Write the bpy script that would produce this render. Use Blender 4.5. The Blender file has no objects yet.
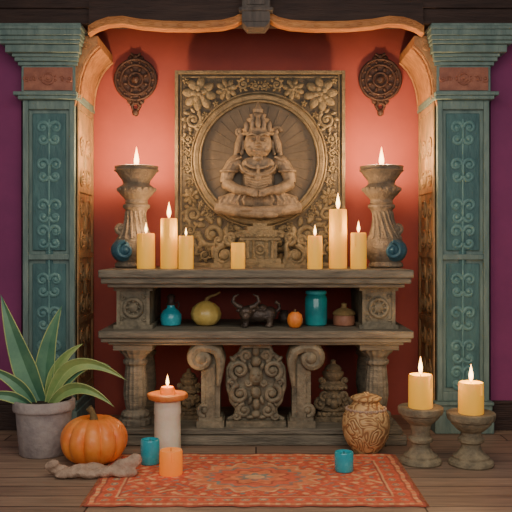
import bpy, math, random
from math import sin, cos, pi, radians, sqrt
from mathutils import Vector, Matrix
random.seed(7)
ZC=1.01; F=800.0; H0=245.0
def X(px,d): return (px-256)*d/F
def Y(d): return d-4.0
def Z(py,d): return ZC+(H0-py)*d/F
def srgb(c):
    r=[]
    for v in c[:3]:
        v/=255.0
        r.append(v/12.92 if v<=0.04045 else ((v+0.055)/1.055)**2.4)
    return (r[0],r[1],r[2],1)
# ---------------------------------------------------------------- materials
def M(name,c1,c2=None,scale=8,stretch=(1,1,1),rough=.6,metal=0,bump=.25,emit=None,estr=0,sss=0,c3=None,detail=6,bd=.01,coat=0,rs=.12):
    m=bpy.data.materials.new(name); m.use_nodes=True
    nt=m.node_tree; N=nt.nodes; L=nt.links
    b=N['Principled BSDF']
    tc=N.new('ShaderNodeTexCoord'); mp=N.new('ShaderNodeMapping')
    mp.inputs['Scale'].default_value=stretch
    L.new(tc.outputs['Object'],mp.inputs['Vector'])
    n=N.new('ShaderNodeTexNoise'); n.inputs['Scale'].default_value=scale; n.inputs['Detail'].default_value=detail
    n.inputs['Roughness'].default_value=.65
    L.new(mp.outputs['Vector'],n.inputs['Vector'])
    r=N.new('ShaderNodeValToRGB')
    c2=c2 or c1
    r.color_ramp.elements[0].position=.32; r.color_ramp.elements[1].position=.68
    r.color_ramp.elements[0].color=srgb(c1); r.color_ramp.elements[1].color=srgb(c2)
    if c3:
        e=r.color_ramp.elements.new(.8); e.color=srgb(c3)
    L.new(n.outputs['Fac'],r.inputs['Fac']); L.new(r.outputs['Color'],b.inputs['Base Color'])
    n2=N.new('ShaderNodeTexNoise'); n2.inputs['Scale'].default_value=scale*4; n2.inputs['Detail'].default_value=4
    L.new(mp.outputs['Vector'],n2.inputs['Vector'])
    if bump>0:
        bp=N.new('ShaderNodeBump'); bp.inputs['Strength'].default_value=bump; bp.inputs['Distance'].default_value=bd
        ad=N.new('ShaderNodeMath'); ad.operation='ADD'
        L.new(n.outputs['Fac'],ad.inputs[0]); L.new(n2.outputs['Fac'],ad.inputs[1])
        L.new(ad.outputs[0],bp.inputs['Height']); L.new(bp.outputs['Normal'],b.inputs['Normal'])
    mr=N.new('ShaderNodeMapRange'); mr.inputs['To Min'].default_value=max(0.02,rough-rs); mr.inputs['To Max'].default_value=min(1,rough+rs)
    L.new(n2.outputs['Fac'],mr.inputs['Value']); L.new(mr.outputs['Result'],b.inputs['Roughness'])
    b.inputs['Metallic'].default_value=metal
    if coat: b.inputs['Coat Weight'].default_value=coat
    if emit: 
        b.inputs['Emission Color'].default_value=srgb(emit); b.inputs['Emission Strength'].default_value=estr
    if sss:
        b.inputs['Subsurface Weight'].default_value=sss; b.inputs['Subsurface Radius'].default_value=(1,.4,.15); b.inputs['Subsurface Scale'].default_value=.03
    return m
WOOD=M('altar_weathered_wood',(82,80,70),(140,132,114),scale=5,stretch=(1.2,6,9),rough=.68,bump=.6,c3=(160,150,130))
WOODC=M('carved_grey_wood',(88,84,70),(146,136,112),scale=14,rough=.68,bump=.55)
DARKW=M('dark_beam_wood',(40,28,26),(70,52,46),scale=4,stretch=(1,6,9),rough=.7,bump=.5)
BRACK=M('bracket_wood',(66,62,62),(104,96,88),scale=6,stretch=(6,6,1),rough=.7,bump=.5)
TEAL=M('weathered_teal_paint',(88,114,112),(124,146,138),scale=5,stretch=(4,4,1),rough=.65,bump=.35,c3=(150,142,118))
TEALD=M('deep_teal_panel',(54,92,96),(80,122,122),scale=7,stretch=(3,3,1),rough=.6,bump=.35)
TEALO=M('teal_carving',(80,124,128),(114,156,150),scale=20,rough=.55,bump=.3)
GOLDW=M('weathered_gold_teal_wood',(112,104,80),(184,142,94),scale=10,stretch=(2,2,1),rough=.65,bump=.6)
ORW=M('orange_corbel_wood',(150,104,66),(200,148,94),scale=9,stretch=(2,4,2),rough=.6,bump=.5)
VALW=M('orange_gold_valance_wood',(158,100,56),(212,146,82),scale=7,stretch=(1,4,4),rough=.6,bump=.45)
REDF=M('red_frieze_paint',(134,80,66),(174,114,90),scale=18,rough=.6)
PANEL=M('aged_bronze_ground',(60,54,44),(90,82,66),scale=16,rough=.7,metal=.0,bump=.6)
GILD=M('aged_bronze_relief',(102,92,70),(154,138,104),scale=26,rough=.62,metal=.1,bump=.6)
RING=M('worn_bronze_ring',(102,90,68),(144,128,96),scale=22,rough=.6,metal=.15,bump=.5)
DEITY=M('carved_bronze_stone',(104,92,76),(158,138,112),scale=30,rough=.6,metal=.05,bump=.3)
DISC=M('weathered_disc_bronze',(78,70,58),(110,98,80),scale=7,rough=.65,metal=.05,bump=.3)
REDB=M('dark_medallion_bronze',(46,34,32),(92,66,54),scale=30,rough=.5,metal=.2,bump=.4)
URN=M('urn_clay',(86,80,70),(138,124,104),scale=16,rough=.68,bump=.8)
STAND=M('olive_grey_stone',(108,100,82),(164,150,120),scale=18,rough=.7,bump=.6)
URNT=M('urn_blue_glaze',(34,74,92),(62,110,128),scale=16,rough=.5,bump=.4,coat=.15)
def WAX(n,c,e=.25,ec=None): return M(n,c,c,scale=10,rough=.5,bump=.06,emit=ec or c,estr=e,sss=.2)  # even emission added to the wax, stands in for candlelight glowing through it
WAXO=WAX('golden_glow_wax',(240,186,70),.42,(255,176,48))
WAXD=WAX('orange_glow_wax',(240,140,54),.4,(250,130,40))
WAXW=M('ivory_wax',(238,226,200),(250,242,220),scale=12,rough=.5,bump=.2,sss=.2)
CAPM=M('orange_cap_wax',(218,122,58),(238,152,82),scale=12,rough=.5,bump=.3,sss=.2)
WICK=M('charred_wick',(30,22,18),(50,36,28),scale=40,rough=.9)
TGL=M('turquoise_glaze',(30,156,176),(64,196,208),scale=10,rough=.25,bump=.05,coat=.5)
TGD=M('turquoise_glaze_deep',(16,134,142),(34,168,168),scale=8,rough=.2,bump=.05,coat=.5)
BLK=M('dark_stopper',(44,36,34),(70,56,48),scale=30,rough=.5)
YEL=M('yellow_gourd_skin',(210,178,92),(234,206,120),scale=14,rough=.4,bump=.15,coat=.3)
STEM=M('dry_stem',(130,106,66),(170,142,90),scale=30,rough=.8)
IRON=M('blackened_bronze',(66,58,54),(104,90,78),scale=20,rough=.4,metal=.35,bump=.4)
PUMP=M('pumpkin_skin',(238,122,48),(250,160,78),scale=9,rough=.42,bump=.15,coat=.15)
PSTEM=M('pumpkin_stem_skin',(90,76,50),(130,112,72),scale=25,rough=.8,bump=.5)
OFR=M('orange_peel',(236,124,46),(250,152,70),scale=60,rough=.45,bump=.2)
BRJ=M('brown_jar_clay',(150,98,76),(184,130,100),scale=18,rough=.5)
CONC=M('concrete_pot',(140,132,132),(180,170,164),scale=9,rough=.85,bump=.4)
SOIL=M('soil',(40,30,24),(66,50,38),scale=60,rough=.95,bump=1)
LEAF=M('grey_green_leaf',(68,118,96),(110,158,120),scale=5,rough=.45,bump=.1,coat=.1)
LEAFY=M('olive_green_leaf',(104,146,88),(172,188,112),scale=5,rough=.45,bump=.1,coat=.1)
STONE=M('pale_stone',(156,132,114),(200,174,150),scale=22,rough=.8,bump=.6)
STATW=M('carved_statue_stone',(86,78,62),(138,124,98),scale=30,rough=.7,bump=.8)
def patt_mat():
    m=M('carved_vase_clay',(128,98,70),(176,142,104),scale=14,rough=.55,bump=.3)
    nt=m.node_tree;N=nt.nodes;L=nt.links;b=N['Principled BSDF']
    tc=N.new('ShaderNodeTexCoord')
    v=N.new('ShaderNodeTexNoise'); v.inputs['Scale'].default_value=9; v.inputs['Detail'].default_value=1.0; v.inputs['Distortion'].default_value=1.2
    L.new(tc.outputs['Object'],v.inputs['Vector'])
    mu=N.new('ShaderNodeMath'); mu.operation='MULTIPLY'; mu.inputs[1].default_value=54; L.new(v.outputs['Fac'],mu.inputs[0])
    w=N.new('ShaderNodeMath'); w.operation='SINE'; L.new(mu.outputs[0],w.inputs[0])
    mr=N.new('ShaderNodeMapRange'); mr.inputs['From Min'].default_value=-1; L.new(w.outputs[0],mr.inputs['Value'])
    r=N.new('ShaderNodeValToRGB'); r.color_ramp.elements[0].position=.08; r.color_ramp.elements[1].position=.4
    r.color_ramp.elements[0].color=srgb((150,110,72)); r.color_ramp.elements[1].color=srgb((204,168,116))
    L.new(mr.outputs[0],r.inputs['Fac']); L.new(r.outputs['Color'],b.inputs['Base Color'])
    bp=N.new('ShaderNodeBump'); bp.inputs['Strength'].default_value=.6; bp.inputs['Distance'].default_value=.008
    L.new(mr.outputs[0],bp.inputs['Height']); L.new(bp.outputs['Normal'],b.inputs['Normal'])
    return m
VASE=patt_mat()
def flame_mat():
    m=bpy.data.materials.new('flame'); m.use_nodes=True; nt=m.node_tree; N=nt.nodes; L=nt.links
    N.remove(N['Principled BSDF']); o=N['Material Output']
    e=N.new('ShaderNodeEmission'); t=N.new('ShaderNodeBsdfTransparent'); a=N.new('ShaderNodeAddShader')
    tc=N.new('ShaderNodeTexCoord'); s=N.new('ShaderNodeSeparateXYZ'); r=N.new('ShaderNodeValToRGB')
    L.new(tc.outputs['Generated'],s.inputs[0]); L.new(s.outputs['Z'],r.inputs['Fac'])
    r.color_ramp.elements[0].color=(1,.28,.04,1); r.color_ramp.elements[1].color=(1,.42,.08,1)
    el=r.color_ramp.elements.new(.4); el.color=(1,.68,.26,1)
    L.new(r.outputs['Color'],e.inputs['Color']); e.inputs['Strength'].default_value=6
    L.new(e.outputs[0],a.inputs[0]); L.new(t.outputs[0],a.inputs[1]); L.new(a.outputs[0],o.inputs['Surface'])
    return m
FLAME=flame_mat()
# ---------------------------------------------------------------- builder
class B:
    def __init__(s,k=1.0): s.v=[];s.f=[];s.mi=[];s.k=k;s.m=0
    def add(s,vs,fs):
        o=len(s.v); s.v+= [tuple(c*s.k for c in p) for p in vs]
        for f in fs: s.f.append([i+o for i in f]); s.mi.append(s.m)
        return s
    def box(s,x0,x1,y0,y1,z0,z1):
        return s.add([(x0,y0,z0),(x1,y0,z0),(x1,y1,z0),(x0,y1,z0),(x0,y0,z1),(x1,y0,z1),(x1,y1,z1),(x0,y1,z1)],
          [(0,3,2,1),(4,5,6,7),(0,1,5,4),(1,2,6,5),(2,3,7,6),(3,0,4,7)])
    def lathe(s,prof,c=(0,0,0),seg=40,rib=0,nr=0,sx=1,sy=1,axis='z'):
        vs=[];fs=[];n=len(prof)
        for (r,z) in prof:
            for i in range(seg):
                a=2*pi*i/seg; rr=max(r,1e-5)*(1+(rib*abs(sin(a*nr/2)) if rib else 0))
                p=(rr*cos(a)*sx,rr*sin(a)*sy,z)
                if axis=='y': p=(p[0],-p[2],p[1])
                elif axis=='x': p=(p[2],p[0],p[1])
                vs.append((c[0]+p[0],c[1]+p[1],c[2]+p[2]))
        for j in range(n-1):
            for i in range(seg):
                a=j*seg+i;b_=j*seg+(i+1)%seg
                fs.append((a,b_,b_+seg,a+seg))
        fs.append(tuple(range(seg-1,-1,-1))); fs.append(tuple((n-1)*seg+i for i in range(seg)))
        return s.add(vs,fs)
    def band(s,prof,c,seg=72):
        "closed ring of section prof=[(r,y)] around the y axis"
        vs=[];fs=[];n=len(prof)
        for (r,y) in prof:
            for i in range(seg):
                a=2*pi*i/seg; vs.append((c[0]+r*cos(a),c[1]+y,c[2]+r*sin(a)))
        for j in range(n):
            k2=(j+1)%n
            for i in range(seg):
                fs.append((j*seg+i,j*seg+(i+1)%seg,k2*seg+(i+1)%seg,k2*seg+i))
        return s.add(vs,fs)
    def ell(s,c,r,rot=0,seg=20,rings=12,tilt=0):
        vs=[];fs=[]
        if not hasattr(r,'__len__'): r=(r,r,r)
        R=Matrix.Rotation(rot,3,'Y')@Matrix.Rotation(tilt,3,'X')
        for j in range(rings+1):
            t=pi*j/rings
            for i in range(seg):
                a=2*pi*i/seg; st=max(sin(t),1e-3)
                p=R@Vector((r[0]*st*cos(a),r[1]*st*sin(a),-r[2]*cos(t)))
                vs.append((c[0]+p.x,c[1]+p.y,c[2]+p.z))
        for j in range(rings):
            for i in range(seg):
                a=j*seg+i;b_=j*seg+(i+1)%seg
                fs.append((a,b_,b_+seg,a+seg))
        fs.append(tuple(range(seg-1,-1,-1))); fs.append(tuple(rings*seg+i for i in range(seg)))
        return s.add(vs,fs)
    def tube(s,pts,rad,seg=10,closed=False,flat=1.0):
        P=[Vector(p) for p in pts]; n=len(P)
        if not hasattr(rad,'__len__'): rad=[rad]*n
        vs=[];fs=[];prev=None
        for j in range(n):
            if closed: t=P[(j+1)%n]-P[j-1]
            else: t=P[min(j+1,n-1)]-P[max(j-1,0)]
            t.normalize()
            if prev is None:
                u=t.cross(Vector((0,1,0)))
                if u.length<.05: u=t.cross(Vector((1,0,0)))
            else: u=prev-t*prev.dot(t)
            u.normalize(); prev=u; w=t.cross(u)
            for i in range(seg):
                a=2*pi*i/seg; p=P[j]+u*(cos(a)*rad[j])+w*(sin(a)*rad[j]*flat)
                vs.append(tuple(p))
        for j in range(n if closed else n-1):
            for i in range(seg):
                a=j*seg+i;b_=j*seg+(i+1)%seg;c=((j+1)%n)*seg
                fs.append((a,b_,c+(i+1)%seg,c+i))
        if not closed:
            fs.append(tuple(range(seg-1,-1,-1))); fs.append(tuple((n-1)*seg+i for i in range(seg)))
        return s.add(vs,fs)
    def ring(s,c,R,r,axis='y',n=48,seg=10,sx=1,sz=1):
        pts=[]
        for i in range(n):
            a=2*pi*i/n
            if axis=='y': pts.append((c[0]+R*cos(a)*sx,c[1],c[2]+R*sin(a)*sz))
            elif axis=='z': pts.append((c[0]+R*cos(a),c[1]+R*sin(a),c[2]))
            else: pts.append((c[0],c[1]+R*cos(a),c[2]+R*sin(a)))
        return s.tube(pts,r,seg,closed=True)
    def prism(s,poly,y0,y1):
        n=len(poly)
        vs=[(x,y0,z) for x,z in poly]+[(x,y1,z) for x,z in poly]
        fs=[tuple(range(n)),tuple(range(2*n-1,n-1,-1))]
        for i in range(n): j=(i+1)%n; fs.append((j,i,i+n,j+n))
        return s.add(vs,fs)
    def spiral(s,c,r,turns=1.6,start=0,dirn=1,rad=1.5,y=0,n=26,end=True):
        pts=[];rr=[]
        for i in range(n):
            t=i/(n-1); R=r*(1-t*.88); a=start+dirn*turns*2*pi*t
            pts.append((c[0]+R*cos(a),y,c[1]+R*sin(a))); rr.append(rad*(1-.45*t))
        s.tube(pts,rr,8)
        if end: s.ell((c[0],y,c[1]),(rad*1.3,rad*1.2,rad*1.3),seg=10,rings=6)
        return s
    def done(s,name,mats,parent=None,loc=(0,0,0),bevel=0,remesh=0,label=None,smooth=True,sub=0,ang=38):
        me=bpy.data.meshes.new(name); me.from_pydata(s.v,[],s.f); 
        if not isinstance(mats,(list,tuple)): mats=[mats]
        for m in mats: me.materials.append(m)
        me.polygons.foreach_set('material_index',s.mi)
        me.update()
        import bmesh
        bm=bmesh.new(); bm.from_mesh(me); bmesh.ops.recalc_face_normals(bm,faces=bm.faces); bm.to_mesh(me); bm.free()
        if smooth:
            me.polygons.foreach_set('use_smooth',[True]*len(me.polygons))
            me.set_sharp_from_angle(angle=radians(ang))
        ob=bpy.data.objects.new(name,me); bpy.context.scene.collection.objects.link(ob)
        ob.location=loc
        if parent: ob.parent=parent
        if remesh:
            md=ob.modifiers.new('r','REMESH'); md.mode='VOXEL'; md.voxel_size=remesh; md.use_smooth_shade=True
            md=ob.modifiers.new('s','SMOOTH'); md.factor=.4; md.iterations=1
        if sub:
            md=ob.modifiers.new('u','SUBSURF'); md.levels=sub; md.render_levels=sub
        if bevel:
            md=ob.modifiers.new('b','BEVEL'); md.width=bevel; md.segments=2; md.limit_method='ANGLE'; md.angle_limit=radians(38)
            md.harden_normals=False
        if label: ob['label']=label
        return ob
def thing(name,label,cat,loc,group=None,kind=None):
    e=bpy.data.objects.new(name,None); e.empty_display_size=.05; bpy.context.scene.collection.objects.link(e)
    e.location=loc; e['label']=label; e['category']=cat
    if group: e['group']=group
    if kind: e['kind']=kind
    return e
LP=1.75
def light_at(parent,z,power,y=-.0,col=(1,.6,.3),r=.035):
    l=bpy.data.lights.new('flame_light','POINT'); l.energy=power*LP; l.color=col; l.shadow_soft_size=r
    o=bpy.data.objects.new('flame_light',l); bpy.context.scene.collection.objects.link(o); o.parent=parent; o.location=(0,y,z)
def flame(parent,z,h,w,power=1.0,wick=.012,r=.035):
    b=B(); b.lathe([(.0014,z-.004),(.0012,z+wick)],seg=8); b.done('wick',WICK,parent)
    b=B(); pr=[(0.0,.0),(.45,.08),(.85,.2),(1,.33),(.9,.47),(.66,.62),(.4,.77),(.18,.9),(0.02,1)]
    b.lathe([(r_*w/2,z+wick*.6+t*h) for r_,t in pr],seg=16); b.done('flame',FLAME,parent)
    if power>0: light_at(parent,z+wick*.6+h*.6,power,r=r)
# ---------------------------------------------------------------- structure
def struct(ob): ob['kind']='structure'; return ob
def wallmat(name,c1,c2):
    return M(name,c1,c2,scale=2.2,rough=.85,bump=.15,bd=.006,rs=.08)
RED=wallmat('red_plaster',(148,70,64),(170,84,74))
PUR=wallmat('purple_plaster',(118,52,98),(140,64,112))
def floormat():
    m=bpy.data.materials.new('floor_planks'); m.use_nodes=True; nt=m.node_tree;N=nt.nodes;L=nt.links;b=N['Principled BSDF']
    tc=N.new('ShaderNodeTexCoord')
    br=N.new('ShaderNodeTexBrick'); br.inputs['Scale'].default_value=1; br.inputs['Brick Width'].default_value=1.3; br.inputs['Row Height'].default_value=.13
    br.inputs['Mortar Size'].default_value=.004; br.inputs['Color1'].default_value=srgb((148,124,106)); br.inputs['Color2'].default_value=srgb((174,148,124)); br.inputs['Mortar'].default_value=srgb((64,48,42))
    L.new(tc.outputs['Object'],br.inputs['Vector'])
    mp=N.new('ShaderNodeMapping'); mp.inputs['Scale'].default_value=(1.5,16,1); L.new(tc.outputs['Object'],mp.inputs['Vector'])
    n=N.new('ShaderNodeTexNoise'); n.inputs['Scale'].default_value=3; n.inputs['Detail'].default_value=8; L.new(mp.outputs[0],n.inputs['Vector'])
    mx=N.new('ShaderNodeMix'); mx.data_type='RGBA'; mx.blend_type='MULTIPLY'; mx.inputs[0].default_value=.7
    r=N.new('ShaderNodeValToRGB'); r.color_ramp.elements[0].position=.3; r.color_ramp.elements[0].color=(.4,.4,.4,1); r.color_ramp.elements[1].position=.7
    L.new(n.outputs['Fac'],r.inputs['Fac']); L.new(br.outputs['Color'],mx.inputs[6]); L.new(r.outputs['Color'],mx.inputs[7]); L.new(mx.outputs[2],b.inputs['Base Color'])
    b.inputs['Roughness'].default_value=.5
    bp=N.new('ShaderNodeBump'); bp.inputs['Strength'].default_value=.4; bp.inputs['Distance'].default_value=.006
    L.new(n.outputs['Fac'],bp.inputs['Height']); L.new(bp.outputs[0],b.inputs['Normal'])
    return m
FLOOR=floormat()
struct(B().box(-2.6,2.6,-4.6,.9,-.06,0).done('floor',FLOOR,smooth=False))
struct(B().box(-2.6,2.6,-4.6,.9,2.5,2.56).done('ceiling',DARKW,smooth=False))
struct(B().box(-1.3,1.3,.76,.9,0,2.5).done('wall_back',RED,smooth=False))
struct(B().box(-2.6,-1.285,.38,.46,0,2.5).done('wall_left',PUR,smooth=False))
struct(B().box(1.285,2.6,.38,.46,0,2.5).done('wall_right',PUR,smooth=False))
struct(B().box(-2.6,-1.29,.355,.379,0,.14).box(-2.6,-1.29,.362,.379,.14,.16).done('baseboard_left',DARKW,bevel=.004))
struct(B().box(1.29,2.6,.355,.379,0,.14).box(1.29,2.6,.362,.379,.14,.16).done('baseboard_right',DARKW,bevel=.004))
# header beam, valance
lowt=[(14,24),(22,28),(34,31),(60,32.5),(90,32),(115,30),(132,27),(146,28),(158,32),(166,37)]
k=4.26/800
def vpts(off): return [((t)*k,ZC+(H0-(y+off))*k) for t,y in lowt]
struct(B().box(-1.6,1.6,.27,.37,Z(24,4.27),2.5).box(-1.6,1.6,.25,.27,Z(8,4.25),Z(-6,4.25)).done('trim_1',DARKW,bevel=.006))
va=thing('carved_valance','wavy orange-gold carved wooden valance along the header beam','valance',(0,.235,ZC+(H0-30)*k))
b=B(); zo=va.location.z
for sgn in (-1,1):
    lo=vpts(0); hi=vpts(-8.5)
    poly=[(sgn*x,z-zo) for x,z in lo]+[(sgn*x,z-zo) for x,z in hi[::-1]]
    b.prism(poly,-.03,.034)
    b.tube([(sgn*x,-.032,z-zo) for x,z in vpts(-1)],.0065,8); b.tube([(sgn*x,-.031,z-zo) for x,z in vpts(-7.5)],.004,8)
    P=vpts(-4.5)
    for i in range(1,len(P)-1):
        for f in (0,.5):
            x=P[i][0]*(1-f)+P[i+1][0]*f; z=P[i][1]*(1-f)+P[i+1][1]*f
            b.ell((sgn*x,-.031,z-zo),(.016,.005,.008),seg=10,rings=6)
b.done('wavy_board',VALW,va,bevel=.003)
b=B()
for sgn in (-1,1):
    hi=vpts(-8.5)
    poly=[(sgn*x,z-zo) for x,z in hi]+[(sgn*hi[-1][0],2.3-zo),(sgn*hi[0][0],2.3-zo)]
    b.prism(poly,-.005,.012)
b.done('backing_board',DARKW,va)
br=thing('beam_bracket','grey carved wooden bracket block hanging at the header beam centre','bracket',(0,.19,Z(30,4.2)))
b=B(4.2/800); b.box(-14,14,-8,16,6,42); b.box(-17,17,-10,16,16,20); b.prism([(-14,6),(-9,0),(9,0),(14,6)],-8,16)
b.box(-9,9,-10,-8,22,40)
b.done('bracket_block',BRACK,br,bevel=.004)
# ---------------------------------------------------------------- pilasters
def leafscroll(b,cx,cz,s,y,rad):
    b.spiral((cx-s*.45,cz+s*.3),s*.42,1.4,0,1,rad,y); b.spiral((cx+s*.45,cz+s*.3),s*.42,1.4,pi,-1,rad,y)
    b.spiral((cx-s*.4,cz-s*.5),s*.36,1.3,0,-1,rad,y); b.spiral((cx+s*.4,cz-s*.5),s*.36,1.3,pi,1,rad,y)
    b.ell((cx,y,cz),(s*.12,rad*1.2,s*.6),seg=10,rings=8)
for sg in (-1,1):
    cx=1.115*sg
    p=thing('pilaster','weathered teal wooden pilaster with stepped capital and carved panels','pilaster',(cx,.53,0),group='pilasters flanking the altar')
    yf=-.23; yb=.225; hw=.14; inn=-sg
    def bx(b,w,yff,z0,z1,wi=None):
        if w<=.16: b.box(-w,w,yff,yb,z0,z1)
        else:
            xo=-inn*w; xl=-inn*.155; xi_=inn*(wi if wi else w)
            o=[(xo,yff),(xi_,yff),(xi_,yb),(xl,yb),(xl,-.155),(xo,-.155)]
            n=6; vs=[(x,y,z0) for x,y in o]+[(x,y,z1) for x,y in o]
            fs=[tuple(range(n)),tuple(range(2*n-1,n-1,-1))]+[((i+1)%n,i,i+n,(i+1)%n+n) for i in range(n)]
            b.add(vs,fs)
    b=B(); bx(b,hw+.018,yf-.03,.0,.12); bx(b,hw+.012,yf-.02,.12,.15); bx(b,hw+.018,yf-.03,.15,.17)
    b.done('plinth',TEAL,p,bevel=.005)
    ztop=Z(100,4.3)
    b=B(); bx(b,hw-.012,yf+.022,.17,ztop)
    w=.03
    b.box(-hw,-hw+w,yf,yf+.03,.17,ztop); b.box(hw-w,hw,yf,yf+.03,.17,ztop)
    b.box(-hw+w,hw-w,yf,yf+.03,.17,.22); b.box(-hw+w,hw-w,yf,yf+.03,ztop-.05,ztop)
    b.box(-hw+w,hw-w,yf,yf+.03,.93,.96)
    b.done('shaft',TEAL,p,bevel=.004)
    b=B()
    for z0,z1 in ((.24,.91),(.98,ztop-.07)):
        xw=hw-.05
        b.box(-xw,xw,yf+.01,yf+.024,z0,z1)
    b.box(-.02,.02,yf+.014,yf+.023,.9,1.0)
    b.done('recessed_panel',TEALD,p,bevel=.005)
    b=B()
    for zz in (1.62,1.42,1.2,1.06,.8,.62,.44,.3):
        leafscroll(b,0,zz,.078,yf+.012,.012)
    b.tube([(0,yf+.011,.26),(0,yf+.011,ztop-.1)],.006,8)
    b.done('front_carving',TEALO,p)
    xi=inn*hw
    b=B()
    xa,xb=min(xi-inn*.013,xi+inn*.006),max(xi-inn*.013,xi+inn*.006)
    b.box(xa,xb,yf+.03,yb-.01,.17,ztop)
    xa2,xb2=min(xi,xi+inn*.014),max(xi,xi+inn*.014)
    for y0,y1 in ((yf+.03,yf+.06),(yb-.05,yb-.02)): b.box(xa2,xb2,y0,y1,.17,ztop)
    for zz in (.2,.58,.94,1.3,ztop-.04): b.box(xa2,xb2,yf+.06,yb-.05,zz,zz+.03)
    yc=(yf+yb)/2
    for zz in (.41,.77,1.13,1.47):
        for sd in (-1,1):
            for dz in (-.08,.08):
                n0=18
                pts=[(xi+inn*.009,yc+sd*.075+.062*(1-t/n0*.85)*cos(t*.7)*sd,zz+dz+.062*(1-t/n0*.85)*sin(t*.7)*(1 if dz>0 else -1)) for t in range(n0)]
                b.tube(pts,.007,8)
        b.ell((xi+inn*.008,yc,zz),(.012,.03,.05),seg=12,rings=8)
    b.done('weathered_side_panel',GOLDW,p,bevel=.002,label='worn gold and teal carved side panel')
    b=B()
    bx(b,hw+.018,yf-.03,ztop,ztop+.02,hw+.01); bx(b,hw+.04,yf-.04,ztop+.02,ztop+.04,hw+.018)
    bx(b,hw+.005,yf-.005,ztop+.04,Z(66,4.3))
    zc0=Z(66,4.3)
    for i,(e,h) in enumerate(((.02,.02),(.04,.022),(.052,.018),(.085,.04),(.11,.018),(.125,.022),(.14,.03),(.15,.018))):
        bx(b,hw+max(e*.88,.021),yf-e*.75,zc0,zc0+h,hw+.012+e*.32); zc0+=h
    bx(b,hw+.1,yf-.08,zc0,zc0+.022,hw+.05); zc0+=.022
    b.done('capital',TEAL,p,bevel=.004)
    b=B(); zf0=ztop+.05; zf1=Z(66,4.3)-.01
    b.box(-hw+.01,hw-.01,yf-.012,yf-.004,zf0,zf1)
    zm=(zf0+zf1)/2
    for q in range(-3,4):
        b.spiral((q*.038,zm),.018,1.2,q*1.3,1 if q%2 else -1,.005,yf-.014,n=14)
    b.ring((0,yf-.014,zm),.03,.005,n=24)
    b.done('painted_frieze',REDF,p,label='red painted frieze with small scrolls')
    b=B(); 
    cv=[(0,ztop-.03),(.012,ztop+.02),(.016,ztop+.08),(.026,ztop+.14),(.046,ztop+.2),(.074,ztop+.25),(.106,ztop+.285),(.124,ztop+.3),(.124,ztop+.345),(0,ztop+.345)]
    b.prism([(inn*(hw+x),z) for x,z in cv],yf+.0,yb-.006)
    cv2=[(x+.004,z-.004) for x,z in cv[1:8]]
    for yy in (yf+.012,yf+.07,yb-.03): b.tube([(inn*(hw+x),yy,z) for x,z in cv2],.007,8)
    b.spiral((inn*(hw+.06),ztop+.29),.026,1.4,0,inn,.006,yf-.002,n=18); b.spiral((inn*(hw+.018),ztop+.22),.018,1.4,2,inn,.005,yf-.002,n=18)
    b.done('curved_corbel',ORW,p,bevel=.003,label='orange-brown curved wooden corbel')
# ---------------------------------------------------------------- altar
TOPZ=.885; LOWZ=.58
al=thing('altar_table','weathered grey-brown wooden altar with two shelves and carved supports','altar table',(0,.3,0))
AY=-.3
def A(b,x0,x1,y0,y1,z0,z1): return b.box(x0,x1,y0+AY,y1+AY,z0,z1)
b=B(); A(b,-.79,.79,0,.66,TOPZ-.04,TOPZ); A(b,-.78,.78,.012,.65,TOPZ-.07,TOPZ-.04); A(b,-.75,.75,.03,.64,TOPZ-.09,TOPZ-.07)
b.done('upper_shelf',WOOD,al,bevel=.006)
b=B(); A(b,-.79,.79,0,.66,LOWZ-.038,LOWZ); A(b,-.78,.78,.012,.65,LOWZ-.06,LOWZ-.038); A(b,-.745,.745,.03,.64,LOWZ-.075,LOWZ-.06)
b.done('lower_shelf',WOOD,al,bevel=.006)
b=B(); A(b,-.76,.76,.02,.62,0,.05); A(b,-.74,.74,.04,.6,.05,.082)
b.done('plinth',WOOD,al,bevel=.007)
zt=LOWZ-.075; zb=.082
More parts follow.
